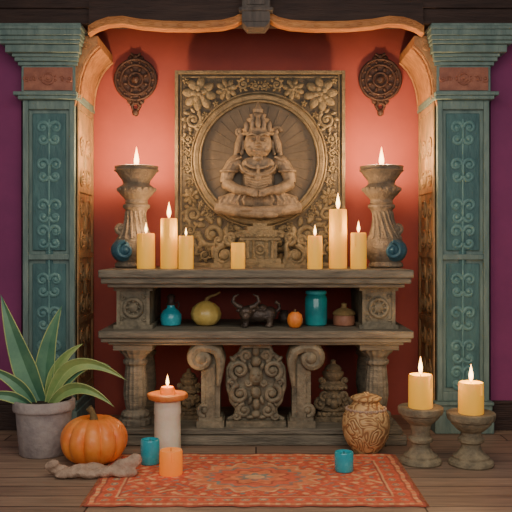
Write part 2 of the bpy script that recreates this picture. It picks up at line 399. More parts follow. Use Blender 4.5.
for sg in (-1,1):
    cxx=sg*.63
    b=B(); y0,y1=.1,.26; z0,z1=LOWZ,TOPZ-.09
    A(b,cxx-.085,cxx+.085,y0+.01,.58,z0+.02,z1-.02); A(b,cxx-.1,cxx+.1,y0,.59,z1-.02,z1); A(b,cxx-.1,cxx+.1,y0,.59,z0,z0+.02)
    A(b,cxx-.085,cxx-.068,y0,y0+.02,z0+.02,z1-.02); A(b,cxx+.068,cxx+.085,y0,y0+.02,z0+.02,z1-.02)
    zm=(z0+z1)/2
    b.ring((cxx,y0+AY+.004,zm),.045,.01,n=28); b.ell((cxx,y0+AY+.008,zm),(.026,.012,.026))
    for q in range(8):
        a=q*pi/4; b.ell((cxx+.033*cos(a),y0+AY+.006,zm+.033*sin(a)),(.012,.008,.007),rot=-a,seg=10,rings=6)
    for sx in (-1,1):
        for sz in (-1,1): b.spiral((cxx+sx*.055,zm+sz*.055),.014,1.2,0,sx*sz,.005,y0+AY+.005,n=12)
    b.done('carved_support_block',WOODC,al,bevel=.003)
    cxl=sg*.625; h=zt-zb
    prof=[(.085,0),(.085,.03),(.07,.035),(.078,.05),(.07,.065),(.05,.075),(.056,.1),(.064,.15),(.062,.2),(.056,.27),(.052,.3),(.064,.31),(.066,.325),(.054,.335),(.062,.35),(.085,.37),(.09,.385)]
    prof=[(r,z/.385*(h-.03)) for r,z in prof]
    b=B(); b.lathe(prof,(cxl,.15+AY,zb),seg=48,rib=-.08,nr=16)
    A(b,cxl-.1,cxl+.1,.05,.25,zt-.03,zt)
    b.done('turned_leg',WOOD,al,bevel=.003)
    b=B(); b.lathe(prof,(cxl,.5+AY,zb),seg=24); A(b,cxl-.1,cxl+.1,.42,.6,zt-.03,zt)
    b.done('turned_leg',WOOD,al,bevel=.003)
    b=B(); c0=sg*.232
    zc=zt-.07
    A(b,c0-.048,c0+.048,.085,.22,zb+.03,zt-.045); A(b,c0-.07,c0+.07,.06,.23,zb,zb+.032); A(b,c0-.06,c0+.06,.07,.22,zb+.032,zb+.05)
    A(b,c0-.022,c0+.022,.072,.1,zb+.05,zt-.1)
    for yy in [.058,.085,.12,.15,.18,.21]:
        b.spiral((c0+sg*.046,zc),.056,1.6,radians(100) if sg>0 else radians(80),-sg,.027,yy+AY,n=30)
        b.tube([(c0-sg*.042,yy+AY,zc-.14),(c0-sg*.05,yy+AY,zc-.06),(c0-sg*.052,yy+AY,zc-.01),(c0-sg*.036,yy+AY,zc+.034),(c0,yy+AY,zc+.052),(c0+sg*.04,yy+AY,zc+.056)],[.01,.018,.024,.026,.027,.027],8)
    b.spiral((c0+sg*.03,zb+.085),.034,1.4,-pi/2,sg,.015,.082+AY,n=22)
    b.done('scroll_bracket',WOODC,al,bevel=.003)
# centre carved crest
b=B()
yy=.1+AY
zmid=(zb+zt)/2; Hc=zt-zb
def cw_(z):
    t=(z-zb)/Hc
    P=[(0,.15),(.07,.15),(.12,.11),(.2,.105),(.32,.135),(.5,.152),(.68,.15),(.8,.125),(.9,.085),(1,.07)]
    for (a,x0),(b2,x1) in zip(P,P[1:]):
        if t<=b2: 
            f=(t-a)/(b2-a); f=f*f*(3-2*f); return x0+(x1-x0)*f
    return .07
zs=[zb+Hc*i/40 for i in range(41)]
b.prism([(cw_(z)-.012,z) for z in zs]+[(-(cw_(z)-.012),z) for z in zs[::-1]],yy+.016,yy+.1)
for sg in (-1,1): b.tube([(sg*(cw_(z)-.008),yy+.014,z) for z in zs[3:]],.013,10)
b.box(-.152,.152,yy-.025,yy+.1,zb,zb+.028); b.box(-.075,.075,yy-.02,yy+.1,zt-.02,zt)
def big(x,z,r,st,dr,rad):
    for sg in (-1,1):
        s2=st if sg>0 else pi-st
        b.spiral((sg*x,z),r,1.55,s2,sg*dr,rad,yy-.004,n=26)
big(.085,zmid+.075,.05,-1.2,1,.015)
big(.082,zmid-.045,.048,1.4,-1,.015)
big(.05,zmid+.15,.03,-1.5,1,.011)
big(.06,zmid-.13,.034,1.6,-1,.012)
big(.12,zmid+.012,.022,0,1,.009); big(.1,zmid-.16,.022,1.6,1,.009); big(.04,zmid+.012,.02,2,1,.008)
for sg in (-1,1):
    for (x,z,rx,rz,ro) in ((.12,.13,.022,.011,-.8),(.128,.06,.02,.01,-1.3),(.125,-.03,.02,.01,1.3),(.1,-.1,.02,.01,.9),(.03,.09,.012,.026,.3),(.03,-.08,.012,.026,-.3),(.085,.15,.018,.01,-.6),(.03,-.165,.026,.012,0)):
        b.ell((sg*x,yy+.006,zmid+z),(rx,.016,rz),rot=ro*sg,seg=12,rings=8)
for z,rx,rz,ry in ((.17,.02,.026,.022),(.12,.026,.03,.03),(.045,.036,.05,.038),(-.04,.028,.034,.032),(-.1,.02,.034,.026),(-.15,.026,.022,.026)):
    b.ell((0,yy+.006,zmid+z),(rx,ry,rz))
for s in (-1,1): b.ell((s*.013,yy-.03,zmid+.058),(.008,.007,.006),seg=10,rings=6)
b.ell((0,yy-.034,zmid+.042),(.006,.008,.012),seg=10,rings=6); b.ell((0,yy-.03,zmid+.02),(.015,.007,.004),seg=10,rings=6)
b.done('carved_centre_crest',WOODC,al,bevel=0)
# ---------------------------------------------------------------- relief panel
dP=4.62; kp=dP/800
pn=thing('relief_panel','tall aged bronze relief panel with seated deity in a round medallion','relief panel',(X(260,dP),Y(dP),TOPZ))
base_py=H0+(ZC-TOPZ)/kp
hP=base_py-71; CZ=base_py-160
b=B(kp); b.box(-85,85,0,10,0,hP); b.done('backboard',PANEL,pn,bevel=.003)
b=B(kp)
for r0,r1,yy in ((85,81.5,-3.4),(79.5,78.2,-1.5)):
    b.box(-r0,-r1,yy,1,0,hP); b.box(r1,r0,yy,1,0,hP); b.box(-r1,r1,yy,1,hP-(85-r1)*1,hP-(85-r0)*1)
b.box(-81,81,-3,1,0,4)
b.done('frame_border',RING,pn,bevel=.002)
b=B(kp)
b.band([(59.5,.5),(59.5,-3.2),(60.5,-4.2),(64,-4.6),(65.5,-3.6),(66,.5)],(-1,0,CZ),96)
b.ring((-1,-4,CZ),58.4,1.3,n=96); b.ring((-1,-1.5,CZ),67.2,1.1,n=96)
b.done('medallion_ring',RING,pn)
b=B(kp); b.lathe([(60,0),(60,1.0),(57,.8),(20,1.0),(0,1.0)],c=(-1,.2,CZ),seg=72,axis='y')
for q in range(32):
    a=q*2*pi/32; b.tube([(-1+26*cos(a),-.7,CZ+26*sin(a)),(-1+54*cos(a),-.6,CZ+54*sin(a))],[.35,.55],6)
b.done('medallion_disc',DISC,pn)
b=B(kp)
placed=[]
def ok(x,z,r):
    if x-r<-1 or x+r>78.5 or z-r<4 or z+r>hP-6: return False
    if sqrt(x*x+(z-CZ)**2)<68+r*.85: return False
    return all(sqrt((x-a)**2+(z-c)**2)>(r+q)*.86 for a,c,q in placed)
for rmin in (17,14,11,9,7,5,3.6):
    for _ in range(1500):
        x=random.uniform(1,77); z=random.uniform(4,hP-4)
        if ok(x,z,rmin): placed.append((x,z,rmin))
b.m=1; b.box(-80,80,-.5,.3,4,hP-5); b.m=0
for i,(x,z,r) in enumerate(placed):
    for sg in (-1,1):
        st=i*1.7; st=st if sg>0 else pi-st
        if r>8 and i%3==1:
            for q in range(8):
                a=st+q*pi/4; b.ell((sg*x+r*.6*cos(a),-1,z+r*.6*sin(a)),(r*.42,2.8,r*.26),rot=-a,seg=12,rings=6)
            for q in range(5):
                a=st+q*2*pi/5+.3; b.ell((sg*x+r*.28*cos(a),-2.8,z+r*.28*sin(a)),(r*.24,2,r*.17),rot=-a,seg=8,rings=5)
            b.ell((sg*x,-3.8,z),(r*.16,1.6,r*.16),seg=8,rings=5)
        elif r>4.5:
            b.spiral((sg*x,z),r*.76,1.5,st,sg*(1 if i%2 else -1),r*.19,-1,n=28)
            nl=9 if r>10 else 7
            for q in range(nl):
                a=st+q*2*pi/nl; b.ell((sg*x+r*.88*cos(a),-.7,z+r*.88*sin(a)),(r*.3,2.4,r*.17),rot=-a+.7*sg,seg=10,rings=6)
        else:
            for q in range(5):
                a=st+q*2*pi/5; b.ell((sg*x+r*.5*cos(a),-.6,z+r*.5*sin(a)),(r*.5,2.0,r*.34),rot=-a,seg=8,rings=5)
b.done('floral_scrollwork',[GILD,PANEL],pn)
# deity
b=B(kp); c=(-2,3,CZ-5)
def E(x,z,r,y=-6,rot=0): b.ell((c[0]+x,c[1]+y,c[2]+z),r,rot=rot)
def T(pts,rad): b.tube([(c[0]+x,c[1]+y,c[2]+z) for x,y,z in pts],rad,12)
E(0,-36,(24,9,12)); E(0,-16,(16.5,10,19)); E(0,-3,(20.5,10.5,11)); E(0,-26,(17,11,10)); E(0,-51,(33,8,3.4))
E(-7.5,0,(8.5,4,6.5),y=-13.5); E(7.5,0,(8.5,4,6.5),y=-13.5)
for s in (-1,1):
    E(s*22,1.5,(8.4,8.4,8.4))
    for q in range(3): T([(s*(16+q*3),-15+q,7-q*1),(s*(27+q*1.4),-13+q,2-q*3.4),(s*(30),-8,-4-q*4)],[1.3,1.6,1.1])
    T([(s*24.5,-7,1),(s*30,-9,-9),(s*32,-10,-19)],[7,7,5.8]); T([(s*32,-11,-19),(s*21,-19,-25.5),(s*7,-23,-28)],[6.2,5.2,3.8])
    for q in (0,1): T([(s*(27.2-q*1.5),-16-q*.6,-18-q*2.6),(s*(30.2-q*1.5),-15-q*.6,-25.5+q*.5)],[1.2,1.2])
    E(s*5,-29,(6.4,4,3.4),y=-24)
    for q in range(4): T([(s*7,-25.5,-26.4-q*1.7),(s*0.6,-27.5,-27.4-q*1.7)],[1.4,1])
    T([(s*8,-7,-36),(s*24,-12,-37.5),(s*38,-12,-40)],[9.6,9.8,7.8]); T([(s*40,-12,-42.5),(s*22,-21,-46.5),(-s*6,-22,-47 if s>0 else -50)],[7,5.8,4.4])
    E(-s*12,-45.5 if s>0 else -51,(7.4,4.2,3.2),y=-24)
    for q in range(5): T([(s*(12+q*5.4),-20+q*.5,-30-q*.6),(s*(14.5+q*5.6),-23+q*1.0,-36-q*.5),(s*(13+q*6),-22+q*.9,-41)],[1,1.5,.9])
    E(s*15.2,19,(2.2,2.8,6),y=-7); E(s*16,12,(2,2,3),y=-8)
    E(s*5.6,23.2,(3.4,2.2,1.7),y=-18.6); T([(s*1.8,-20.4,27),(s*6,-20.8,29.2),(s*11,-17.4,27)],[1.2,1.6,1])
    T([(s*2.4,-20.2,23.2),(s*5.6,-21,22.4),(s*9,-18.6,23)],[.6,.8,.6])
    E(s*7.4,15,(3.6,3,3.4),y=-15.5)
for q in range(5): T([(-13+q,-15,-13-q*2.8),(0,-18.8,-16-q*2.8),(13-q,-15,-13-q*2.8)],[.9,1.2,.9])
T([(0,-7,2),(0,-8,10)],[7.6,7])
E(0,20,(14,11.5,15),y=-8.5); T([(0,-20,27),(0,-24,18.6)],[1.5,2.7]); E(0,17.4,(4,2.2,1.7),y=-21.4)
E(0,12.2,(5,2,1.3),y=-19.4); E(0,9.4,(4.2,2,1.4),y=-19); E(0,5.6,(5,4,3),y=-15)
b.done('deity_figure',DEITY,pn,remesh=.0024,label='seated cross-legged deity with hands in lap')
b=B(kp)
b.lathe([(15,0),(16.4,2),(15,4),(16,6.4),(13,8),(14.2,11),(10.2,13),(11.4,16.5),(7.4,18),(8.4,21),(4.6,23),(5.2,26),(2.4,29),(.5,34)],c=(c[0],-5,c[2]+28.5),seg=28,sy=.75)
for q in (-2,-1,0,1,2):
    b.ell((c[0]+q*5.6,-17.5+abs(q)*1.7,c[2]+35+(3-abs(q))*1.5),(2.5,2,5.6),seg=12,rings=8)
for q in (-1,0,1): b.ell((c[0]+q*4.8,-14+abs(q)*1,c[2]+45),(2,1.8,4),seg=12,rings=8)
for s in (-1,1):
    b.spiral((c[0]+s*18,c[2]+33),5,1.2,0,s,1.9,-5); b.tube([(c[0]+s*16,-4,c[2]+31),(c[0]+s*19.5,-4,c[2]+20),(c[0]+s*22,-4,c[2]+9)],[3.2,3.8,2.4],10)
    b.tube([(c[0]+s*17.5,-7,c[2]+24),(c[0]+s*20.5,-7,c[2]+12)],[2.2,2.4],8)
b.done('deity_crown',DEITY,pn,label='tiered pointed crown with side lappets')
b=B(kp)
for R,zz in ((12,2.5),(17,-1.5)):
    b.tube([(c[0]+R*cos(a),-13.8-3.4*sin(-a),c[2]+zz+R*.6*sin(a)) for a in [pi+pi*i/16 for i in range(17)]],1.4,8)
b.tube([(c[0],-17.6,c[2]-2),(c[0],-16,c[2]-10),(c[0],-15.4,c[2]-17)],[1.4,1.6,1.2],8)
b.ell((c[0],-16.4,c[2]-13),(3.4,1.8,4))
b.done('necklace',DEITY,pn)
for s in (-1,1):
    b=B(kp); b.ring((c[0]+s*28.8,-6,c[2]-7),8.0,1.4,axis='z',n=20); b.done('armlet',DEITY,pn)
# stepped carved offering stand before panel
dS=4.46; ks=dS/800
st=thing('offering_stand','wide stepped carved stone offering stand with scrolls before the relief panel','stand',(X(260,dS),Y(dS),TOPZ))
b=B(ks); b.box(-24,24,-12,8,0,4); b.box(-21,21,-10,7,4,9); b.box(-17,17,-8,6,9,27); b.box(-20,20,-10,7,27,30); b.box(-23,23,-11,8,30,33); b.box(-17,17,-9,6,33,37); b.box(-12,12,-7,5,37,41); b.box(-7,7,-5,4,41,44)
for q in (-12,-6,6,12): b.lathe([(2.2,9),(1.5,11),(1.5,24),(2.2,27)],c=(q,-9.0,0),seg=14)
b.ring((0,-8.8,18),4.4,1.2,n=20); b.ell((0,-8.6,18),(2.4,1.6,2.4))
for q in range(-5,6): b.ell((q*4,-11.2,31.5),(1.6,1,1.3),seg=8,rings=5)
b.done('stand_body',GILD,st,bevel=.0015)
for s in (-1,1):
    b=B(ks)
    b.spiral((s*36,12),9.5,1.6,pi/2,-s,3,-2); b.spiral((s*29,29),6.5,1.5,-pi/2,s,2.4,-2); b.spiral((s*41,27),5,1.4,0,s,2,-2)
    b.tube([(s*24,-2,4),(s*27,-2,12),(s*26,-2,22),(s*33,-2,34)],[3.2,2.8,2.4,1.6],10)
    b.box(min(s*24,s*50),max(s*24,s*50),-8,5,0,4); b.box(min(s*25,s*46),max(s*25,s*46),-4,4,4,8)
    b.ell((s*46,-2,15),(3,3,7)); b.ell((s*34,-2,36),(2.4,2,5)); b.ell((s*36,-4,12),(5,3,5))
    b.done('side_scroll',GILD,st)
# ---------------------------------------------------------------- wall medallions
for px in (136,380):
    d=4.755; kk=d/800
    m=thing('wall_medallion','round dark bronze medallion with short pendant on red wall','wall medallion',(X(px,d),.756,Z(80,d)),group='wall medallions')
    b=B(kk)
    b.lathe([(21,0),(21,2.2),(15.5,2.6),(15,1.4),(0,1.4)],seg=56,axis='y')
    b.ring((0,-2.6,0),20.2,1.6,n=56); b.ring((0,-2.6,0),14.8,1.4,n=48); b.ring((0,-2.4,0),7,1.4,n=30)
    for q in range(14):
        a=q*2*pi/14; b.ell((17.6*cos(a),-3,17.6*sin(a)),(1.7,1.4,1.3),rot=-a,seg=10,rings=6)
    for q in range(8):
        a=q*pi/4+.39; b.ell((11*cos(a),-2.2,11*sin(a)),(2.6,1.6,1.9),rot=-a,seg=10,rings=6)
    b.ell((0,-3,0),(4.2,3,4.2))
    b.done('disc',REDB,m)
    b=B(kk)
    for s in (-1,1): b.spiral((s*5,21.5),4,1.3,pi/2,s,1.5,-2)
    b.ell((0,-2,23),(3,2,2.6)); b.done('crest',REDB,m)
    b=B(kk)
    for s in (-1,1): b.spiral((s*5.5,-22),4.2,1.3,-pi/2,-s,1.6,-2)
    b.ring((0,-2,-27),3.6,1.5,n=20); b.ell((0,-2.4,-33),(3.4,2.4,3.6)); b.done('pendant',REDB,m)
# ---------------------------------------------------------------- urn lamp stands
for px,s in ((136.5,-1),(381.5,1)):
    d=4.42; kk=d/800
    u=thing('lamp_urn','grey-brown clay urn lamp, flared cup, dark blue bulging base','oil lamp',(X(px,d),Y(d),TOPZ),group='urn oil lamps on the altar')
    off=lambda z: s*4.5*max(0,1-z/58)**.8
    prof=[(15,0),(17.5,1.5),(17,4),(15,6),(19,10),(21.5,16),(21,22),(18,28),(14.5,34),(12,41),(10.5,48),(10,54),(11,58),(13.5,60),(13.5,62.5),(11,64)]
    b=B(kk); vs=[];seg=44
    for r,z in prof:
        for i in range(seg):
            a=2*pi*i/seg; vs.append((r*cos(a)+off(z),r*.85*sin(a),z))
    n_=len(prof)
    fs=[(j*seg+i,j*seg+(i+1)%seg,(j+1)*seg+(i+1)%seg,(j+1)*seg+i) for j in range(n_-1) for i in range(seg)]
    fs.append(tuple(range(seg-1,-1,-1))); fs.append(tuple((n_-1)*seg+i for i in range(seg)))
    b.add(vs,fs)
    for q in range(7):
        a=-pi/2+(q-3)*.4
        b.tube([((10.2)*cos(a)+off(54),9*sin(a),56),(10.6*cos(a+.15)+off(48),9.2*sin(a+.15),48),(13*cos(a+.3)+off(38),11.4*sin(a+.3),38),(17.5*cos(a+.4)+off(29),15*sin(a+.4),29)],[1.1,1.2,1.4,1.1],8)
    b.spiral((s*15,39),5,1.4,-pi/2,s,2.4,-4,n=20)
    b.done('body',URN,u)
    b=B(kk)
    b.lathe([(10,63),(11.5,65),(11,67.5),(13,70),(16,73),(18.5,76.5),(18.5,79.5),(15,82),(13,84),(14,87),(17.5,91.5),(20.5,96),(21.8,101),(19.4,101.5),(16,98),(0,96)],seg=44)
    for q in range(18):
        a=q*2*pi/18; b.ell((18.4*cos(a),18.4*sin(a),78),(1.7,1.7,2),seg=8,rings=6)
    b.ring((0,0,97),21.2,1.0,axis='z',n=40)
    b.done('bowl',URN,u)
    b=B(kk)
    cx0=s*9
    b.ell((cx0,-6,17.5),(15.5,13.5,12.5),seg=32,rings=18)
    b.spiral((cx0-s*1,17.5),8.5,1.7,pi/2,-s,2,-19.2); b.ell((cx0-s*1,-18.4,17.5),(4,2.6,4))
    b.done('blue_bulb',URNT,u,label='dark blue glazed rounded bulb with scroll relief')
    flame(u,97*kk,.12,.028,power=12,wick=.02,r=.05)
# ---------------------------------------------------------------- candles
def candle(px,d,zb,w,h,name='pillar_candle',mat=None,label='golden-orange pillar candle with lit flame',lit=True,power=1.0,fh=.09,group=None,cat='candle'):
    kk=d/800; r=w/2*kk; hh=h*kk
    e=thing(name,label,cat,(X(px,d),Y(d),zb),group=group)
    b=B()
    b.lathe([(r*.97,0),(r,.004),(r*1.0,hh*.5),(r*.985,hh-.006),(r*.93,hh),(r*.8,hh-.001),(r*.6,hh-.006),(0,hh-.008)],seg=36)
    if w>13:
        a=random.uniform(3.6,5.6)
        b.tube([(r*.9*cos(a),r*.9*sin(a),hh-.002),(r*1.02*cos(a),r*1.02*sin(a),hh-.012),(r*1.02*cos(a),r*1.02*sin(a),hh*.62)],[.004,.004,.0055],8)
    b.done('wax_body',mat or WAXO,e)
    if lit: flame(e,hh-.008,fh,fh*.24,power)
    else: B().lathe([(.0015,hh-.01),(.0012,hh+.01)],seg=8).done('wick',WICK,e)
    return e
G='candles on the altar top'
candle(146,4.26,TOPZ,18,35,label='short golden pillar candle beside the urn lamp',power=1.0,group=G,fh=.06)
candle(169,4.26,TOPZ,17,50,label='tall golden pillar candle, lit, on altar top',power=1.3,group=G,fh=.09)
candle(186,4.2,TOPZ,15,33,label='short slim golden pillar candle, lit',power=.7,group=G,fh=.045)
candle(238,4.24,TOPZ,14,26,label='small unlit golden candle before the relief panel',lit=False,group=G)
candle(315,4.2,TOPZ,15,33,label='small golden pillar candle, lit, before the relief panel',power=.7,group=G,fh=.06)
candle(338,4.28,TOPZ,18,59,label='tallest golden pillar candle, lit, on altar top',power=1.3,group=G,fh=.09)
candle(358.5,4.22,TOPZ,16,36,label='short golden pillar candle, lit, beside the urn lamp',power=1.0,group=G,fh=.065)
# ---------------------------------------------------------------- lower shelf objects
d=4.27; kk=d/800
e=thing('glass_bottle','small round turquoise bottle with dark stopper on lower shelf','bottle',(X(171,d),Y(d),LOWZ))
B(kk).lathe([(6,0),(9.5,1),(10.8,6),(10.5,11),(8,15),(4.5,17.5),(4,19),(4,21)],seg=36).done('bottle_body',TGL,e)
B(kk).lathe([(4.6,20.5),(5,22),(3.6,24),(3.4,27),(4.2,29),(3,31),(0,31.5)],seg=24).done('stopper',BLK,e)
B(kk).tube([(4.2,0,22),(7,0,24),(8,0,21),(7,0,17)],.8,8).done('handle',BLK,e)
e=thing('yellow_gourd','round yellow gourd with curved dry stem on lower shelf','gourd',(X(206,d),Y(d),LOWZ))
B(kk).lathe([(4,0),(10,1.5),(14.5,7),(15.5,12),(13.5,18),(9,22),(4,24.5),(1.5,25)],seg=48,rib=-.05,nr=10).done('gourd_body',YEL,e)
B(kk).tube([(0,0,24),(1,0,27),(5,0,29.5),(10,0,31),(14,0,33.5)],[2.2,1.8,1.4,1.2,1],10).done('stem',STEM,e)
e=thing('horned_beast_figurine','low dark bronze beast figurine with curved horns on lower shelf','figurine',(X(256,4.2),Y(4.2),LOWZ))
kb=4.2/800
b=B(kb)
b.ell((3,2,12),(17,8,7)); b.ell((-8,0,13.5),(9,8,8)); b.ell((13,2,13),(8,7.5,7.5))
b.ell((-10,-8,15),(6.5,6,6.5)); b.ell((-10,-13.5,12),(4.4,4,4)); b.ell((-7.5,-12.5,17.5),(1.4,1.2,1.2)); b.ell((-12.5,-12.5,17.5),(1.4,1.2,1.2))
for x,y in ((-11,-5),(-11,6),(13,-4),(13,6)): b.tube([(x,y,10),(x+1,y,5),(x,y,1.6)],[4.4,3.2,3.2],10); b.ell((x-.3,y-1,1.6),(4,3.6,1.6))
b.tube([(20,2,15),(23.5,2,18),(23,2,23),(19,2,25)],[2.2,1.9,1.7,2.2],8)
b.ell((-2,1,20),(7,5,3)); b.ell((6,1,19.5),(5,5,3.4)); b.ell((-17,-7,17),(3,1.4,1.8)); b.ell((-3,-7,17),(3,1.4,1.8))
b.done('beast_body',IRON,e,remesh=.0035)
for s in (-1,1):
    B(kb).tube([(-10+s*4,-8,20),(-10+s*9,-8,22),(-10+s*13,-8,26),(-10+s*11.5,-8,31),(-10+s*7,-8,33)],[2.6,2.5,2.1,1.6,.7],12).done('horn',IRON,e)
e=thing('small_jar','tiny dark clay jar on lower shelf','jar',(X(284,4.42),Y(4.42),LOWZ))
B(kk).lathe([(4,0),(6,3),(6,8),(4,11),(4.6,13),(3.6,13),(0,11)],seg=28).done('jar_body',IRON,e)
e=thing('orange_fruit','small round orange fruit with tiny green calyx on lower shelf','fruit',(X(295,4.15),Y(4.15),LOWZ))
B(kk).lathe([(2,0),(5,.8),(7.4,4.5),(7.8,8.5),(6.5,13),(3.5,15.6),(.6,15.2)],seg=36,rib=-.03,nr=8).done('fruit_body',OFR,e)
B(kk).lathe([(1.2,14.6),(.9,18),(0,18.3)],seg=10).done('stem',PSTEM,e)
e=thing('turquoise_jar','tall turquoise glazed jar with rolled rim on lower shelf','jar',(X(316,d),Y(d),LOWZ))
B(kk).lathe([(9,0),(10.8,1.5),(11.2,6),(11.2,27),(10.2,30),(9,31.5)],seg=40).done('jar_body',TGD,e)
B(kk).lathe([(9.2,31),(10.6,32),(10.6,34.5),(9.4,35.3),(8,34),(0,33)],seg=40).done('rim',TGL,e)
e=thing('lidded_jar','small squat brown clay jar with domed lid on lower shelf','jar',(X(344,d),Y(d),LOWZ))
B(kk).lathe([(9,0),(10.5,1),(11,4),(10.8,9),(10,11)],seg=36).done('jar_body',BRJ,e)
B(kk).lathe([(11,10.8),(11.6,12),(10.5,14),(7,16.5),(3,18),(2.4,20),(3,22),(0,23)],seg=36).done('lid',STEM,e,label='tan domed lid')
# ---------------------------------------------------------------- tiered ornaments under the altar
def ornament(px,d,sc,label):
    kk=d/800*sc
    e=thing('tiered_stone_ornament',label,'ornament',(X(px,d),Y(d),.082),group='tiered stone ornaments on the altar plinth')
    b=B(kk); b.box(-19,19,-12,12,0,5); b.box(-16,16,-10,10,5,9)
    for q in range(-3,4): b.ell((q*5,-10.5,7.5),(2.4,1.6,2.4),seg=8,rings=6)
    b.done('pedestal',STATW,e,bevel=.0015)
    b=B(kk)
    b.lathe([(12,9),(14,11),(14,13),(9,15),(12,19),(13,24),(10,28),(8,30),(14,32),(15,34),(14,36),(9,38),(8,40)],seg=36,sy=.8)
    for s in (-1,1):
        b.spiral((s*13,17),6,1.5,pi/2,-s,2.2,-5); b.spiral((s*9,26),5,1.4,-pi/2,s,1.8,-8)
        b.ell((s*5,-10,20),(3,2.4,4)); b.spiral((s*12,40),4,1.3,-pi/2,-s,1.6,-2)
    b.ell((0,-11,18),(4,3,5)); b.ell((0,-10,25),(3,3,3))
    for q in range(-3,4): b.ell((q*4,-11.5+abs(q)*.8,34),(1.8,1.4,1.8),seg=8,rings=6)
    b.done('tiered_body',STATW,e)
    b=B(kk); b.lathe([(6,39.5),(7,41),(10,44),(11,47),(11,49),(8,50.5),(9,52),(7,55),(3,57),(2.5,59),(3,60.5),(0,62)],seg=30); b.done('lidded_top',STATW,e,label='small lidded cup finial')
ornament(333,4.25,.98,'carved tiered stone ornament with lidded cup top beside scroll bracket')
ornament(189,4.3,.8,'smaller carved tiered stone ornament half hidden behind ivory candle')
# ---------------------------------------------------------------- floor objects
d=3.72
e=thing('pumpkin','ribbed orange pumpkin on floor beside plant pot','pumpkin',(X(94,d),Y(d),0))
kk=d/800
b=B(kk); vs=[];seg=110;rg=28
for j in range(rg+1):
    t=pi*j/rg
    for i in range(seg):
        a=2*pi*i/seg; rib=1-.12*(1-abs(sin(a*5.5)))**1.6
        r=33.5*(sin(t)**.82 if 0<sin(t) else 0)*rib
        z=24.5-24.5*cos(t)*1.0
        dip=7*math.exp(-(r/9.0)**2); z+= -dip if t>pi/2 else dip*.6
        vs.append((max(r,.02)*cos(a),max(r,.02)*sin(a),z))
fs=[(j*seg+i,j*seg+(i+1)%seg,(j+1)*seg+(i+1)%seg,(j+1)*seg+i) for j in range(rg) for i in range(seg)]
zmin=min(v[2] for v in vs); vs=[(x,y,z-zmin) for x,y,z in vs]
b.add(vs,fs); b.done('pumpkin_body',PUMP,e,ang=80)
B(kk).tube([(0,0,40),(-.5,0,46),(-2,-1,51),(-5,-2,55)],[5,3.6,3,3.6],10).done('stem',PSTEM,e)
dd=3.48; kk=dd/800
e=thing('flat_stone_slab','low pale brown joined slab of flat knobbly stone before the pumpkin','stone slab',(X(92,dd),Y(dd),0))
b=B(kk)
for (x,y,z,rx,ry,rz,ro) in ((-34,4,6,13,7,6,.2),(-40,0,12,8,5,5,-.3),(-20,-3,5,15,8,5,0),(-4,-4,5,17,8,5,.1),(-12,0,9,12,7,4,-.1),(14,-3,6,15,8,6,-.15),(30,1,10,13,7,8,-.3),(42,4,15,8,6,7,-.6),(26,-4,5,12,7,4,.2),(4,3,10,11,6,3,.2),(-28,-6,3,9,5,3,0),(38,-3,5,9,6,4.6,0)):
    b.ell((x,y,max(z,rz*.8)),(rx,ry,rz),rot=ro,seg=20,rings=10)
zm_=min(v[2] for v in b.v); b.v=[(x,y,z-zm_) for x,y,z in b.v]
o=b.done('slab_body',STONE,e,remesh=.006)
tx=bpy.data.textures.new('knobbly','CLOUDS'); tx.noise_scale=.03
md=o.modifiers.new('d','DISPLACE'); md.texture=tx; md.strength=.012; md.mid_level=.6
# plant
d=3.88; kk=d/800
e=thing('potted_agave','arching grey-green-leaved plant in grey concrete pot on the floor','potted plant',(X(44,d),Y(d),0))
B(kk).lathe([(22.5,0),(24,1.5),(26.5,30),(27.5,43),(30,44),(30.5,46),(30.5,53),(29.5,54.5),(27,54.5),(26.5,49),(0,48)],seg=64).done('pot',CONC,e,ang=60)
B(kk).lathe([(26.5,49),(25.5,51),(12,52.5),(0,52.5)],seg=32).done('soil',SOIL,e)
def leaf(b,p0,p1,p2,w,n=24,fold=.22):
    P0,P1,P2=map(Vector,(p0,p1,p2)); vs=[];fs=[]
    cr=[-1,-.5,0,.5,1]
    for i in range(n+1):
        t=i/n; p=P0*(1-t)**2+P1*2*t*(1-t)+P2*t*t
        tg=((P1-P0)*(1-t)+(P2-P1)*t).normalized()
        side=tg.cross(Vector((0,1,0.001))); side.normalize()
        nr=side.cross(tg)
        ww=w*(.5+.5*min(1,t*2.6))*(1-t**2.2)*(1 if t<.99 else .02)
        for q in cr: 
            pp=p+side*(q*ww/2)+nr*(-abs(q)*ww*fold); vs.append((pp.x,pp.y,pp.z))
    m=len(cr); nv=len(vs)
    off=[(x,y+.9,z-.2) for x,y,z in vs]
    m0=b.m
    for i in range(n):
        for q in range(m-1):
            a=i*m+q; fs.append((a,a+1,a+m+1,a+m)); fs.append((a+nv,a+m+nv,a+m+1+nv,a+1+nv))
        a=i*m; fs.append((a,a+m,a+m+nv,a+nv)); a=i*m+m-1; fs.append((a,a+nv,a+m+nv,a+m))
    b.add(vs+off,fs)
    # lighter rolled leaf margins
    b.m=2
    for e_ in (0,m-1):
        pts=[vs[i*m+e_] for i in range(n)]
        b.tube(pts,[.55]*(n-3)+[.4,.3,.2],6)
    b.m=m0
b=B(kk)
def Q(px,py,y): return (px-44,y,453-py)
b.m=0
leaf(b,Q(42,404,0),Q(22,362,-2),Q(2,294,-4),27)
leaf(b,Q(46,404,4),Q(38,356,8),Q(60,306,8),22)
leaf(b,Q(36,404,-6),Q(24,374,-14),Q(-14,362,-22),14)
leaf(b,Q(34,405,-8),Q(14,384,-20),Q(-14,394,-26),12)
leaf(b,Q(52,405,-2),Q(76,352,-4),Q(112,366,-4),12)
b.m=1
leaf(b,Q(50,404,-4),Q(68,336,-6),Q(128,379,-8),16)
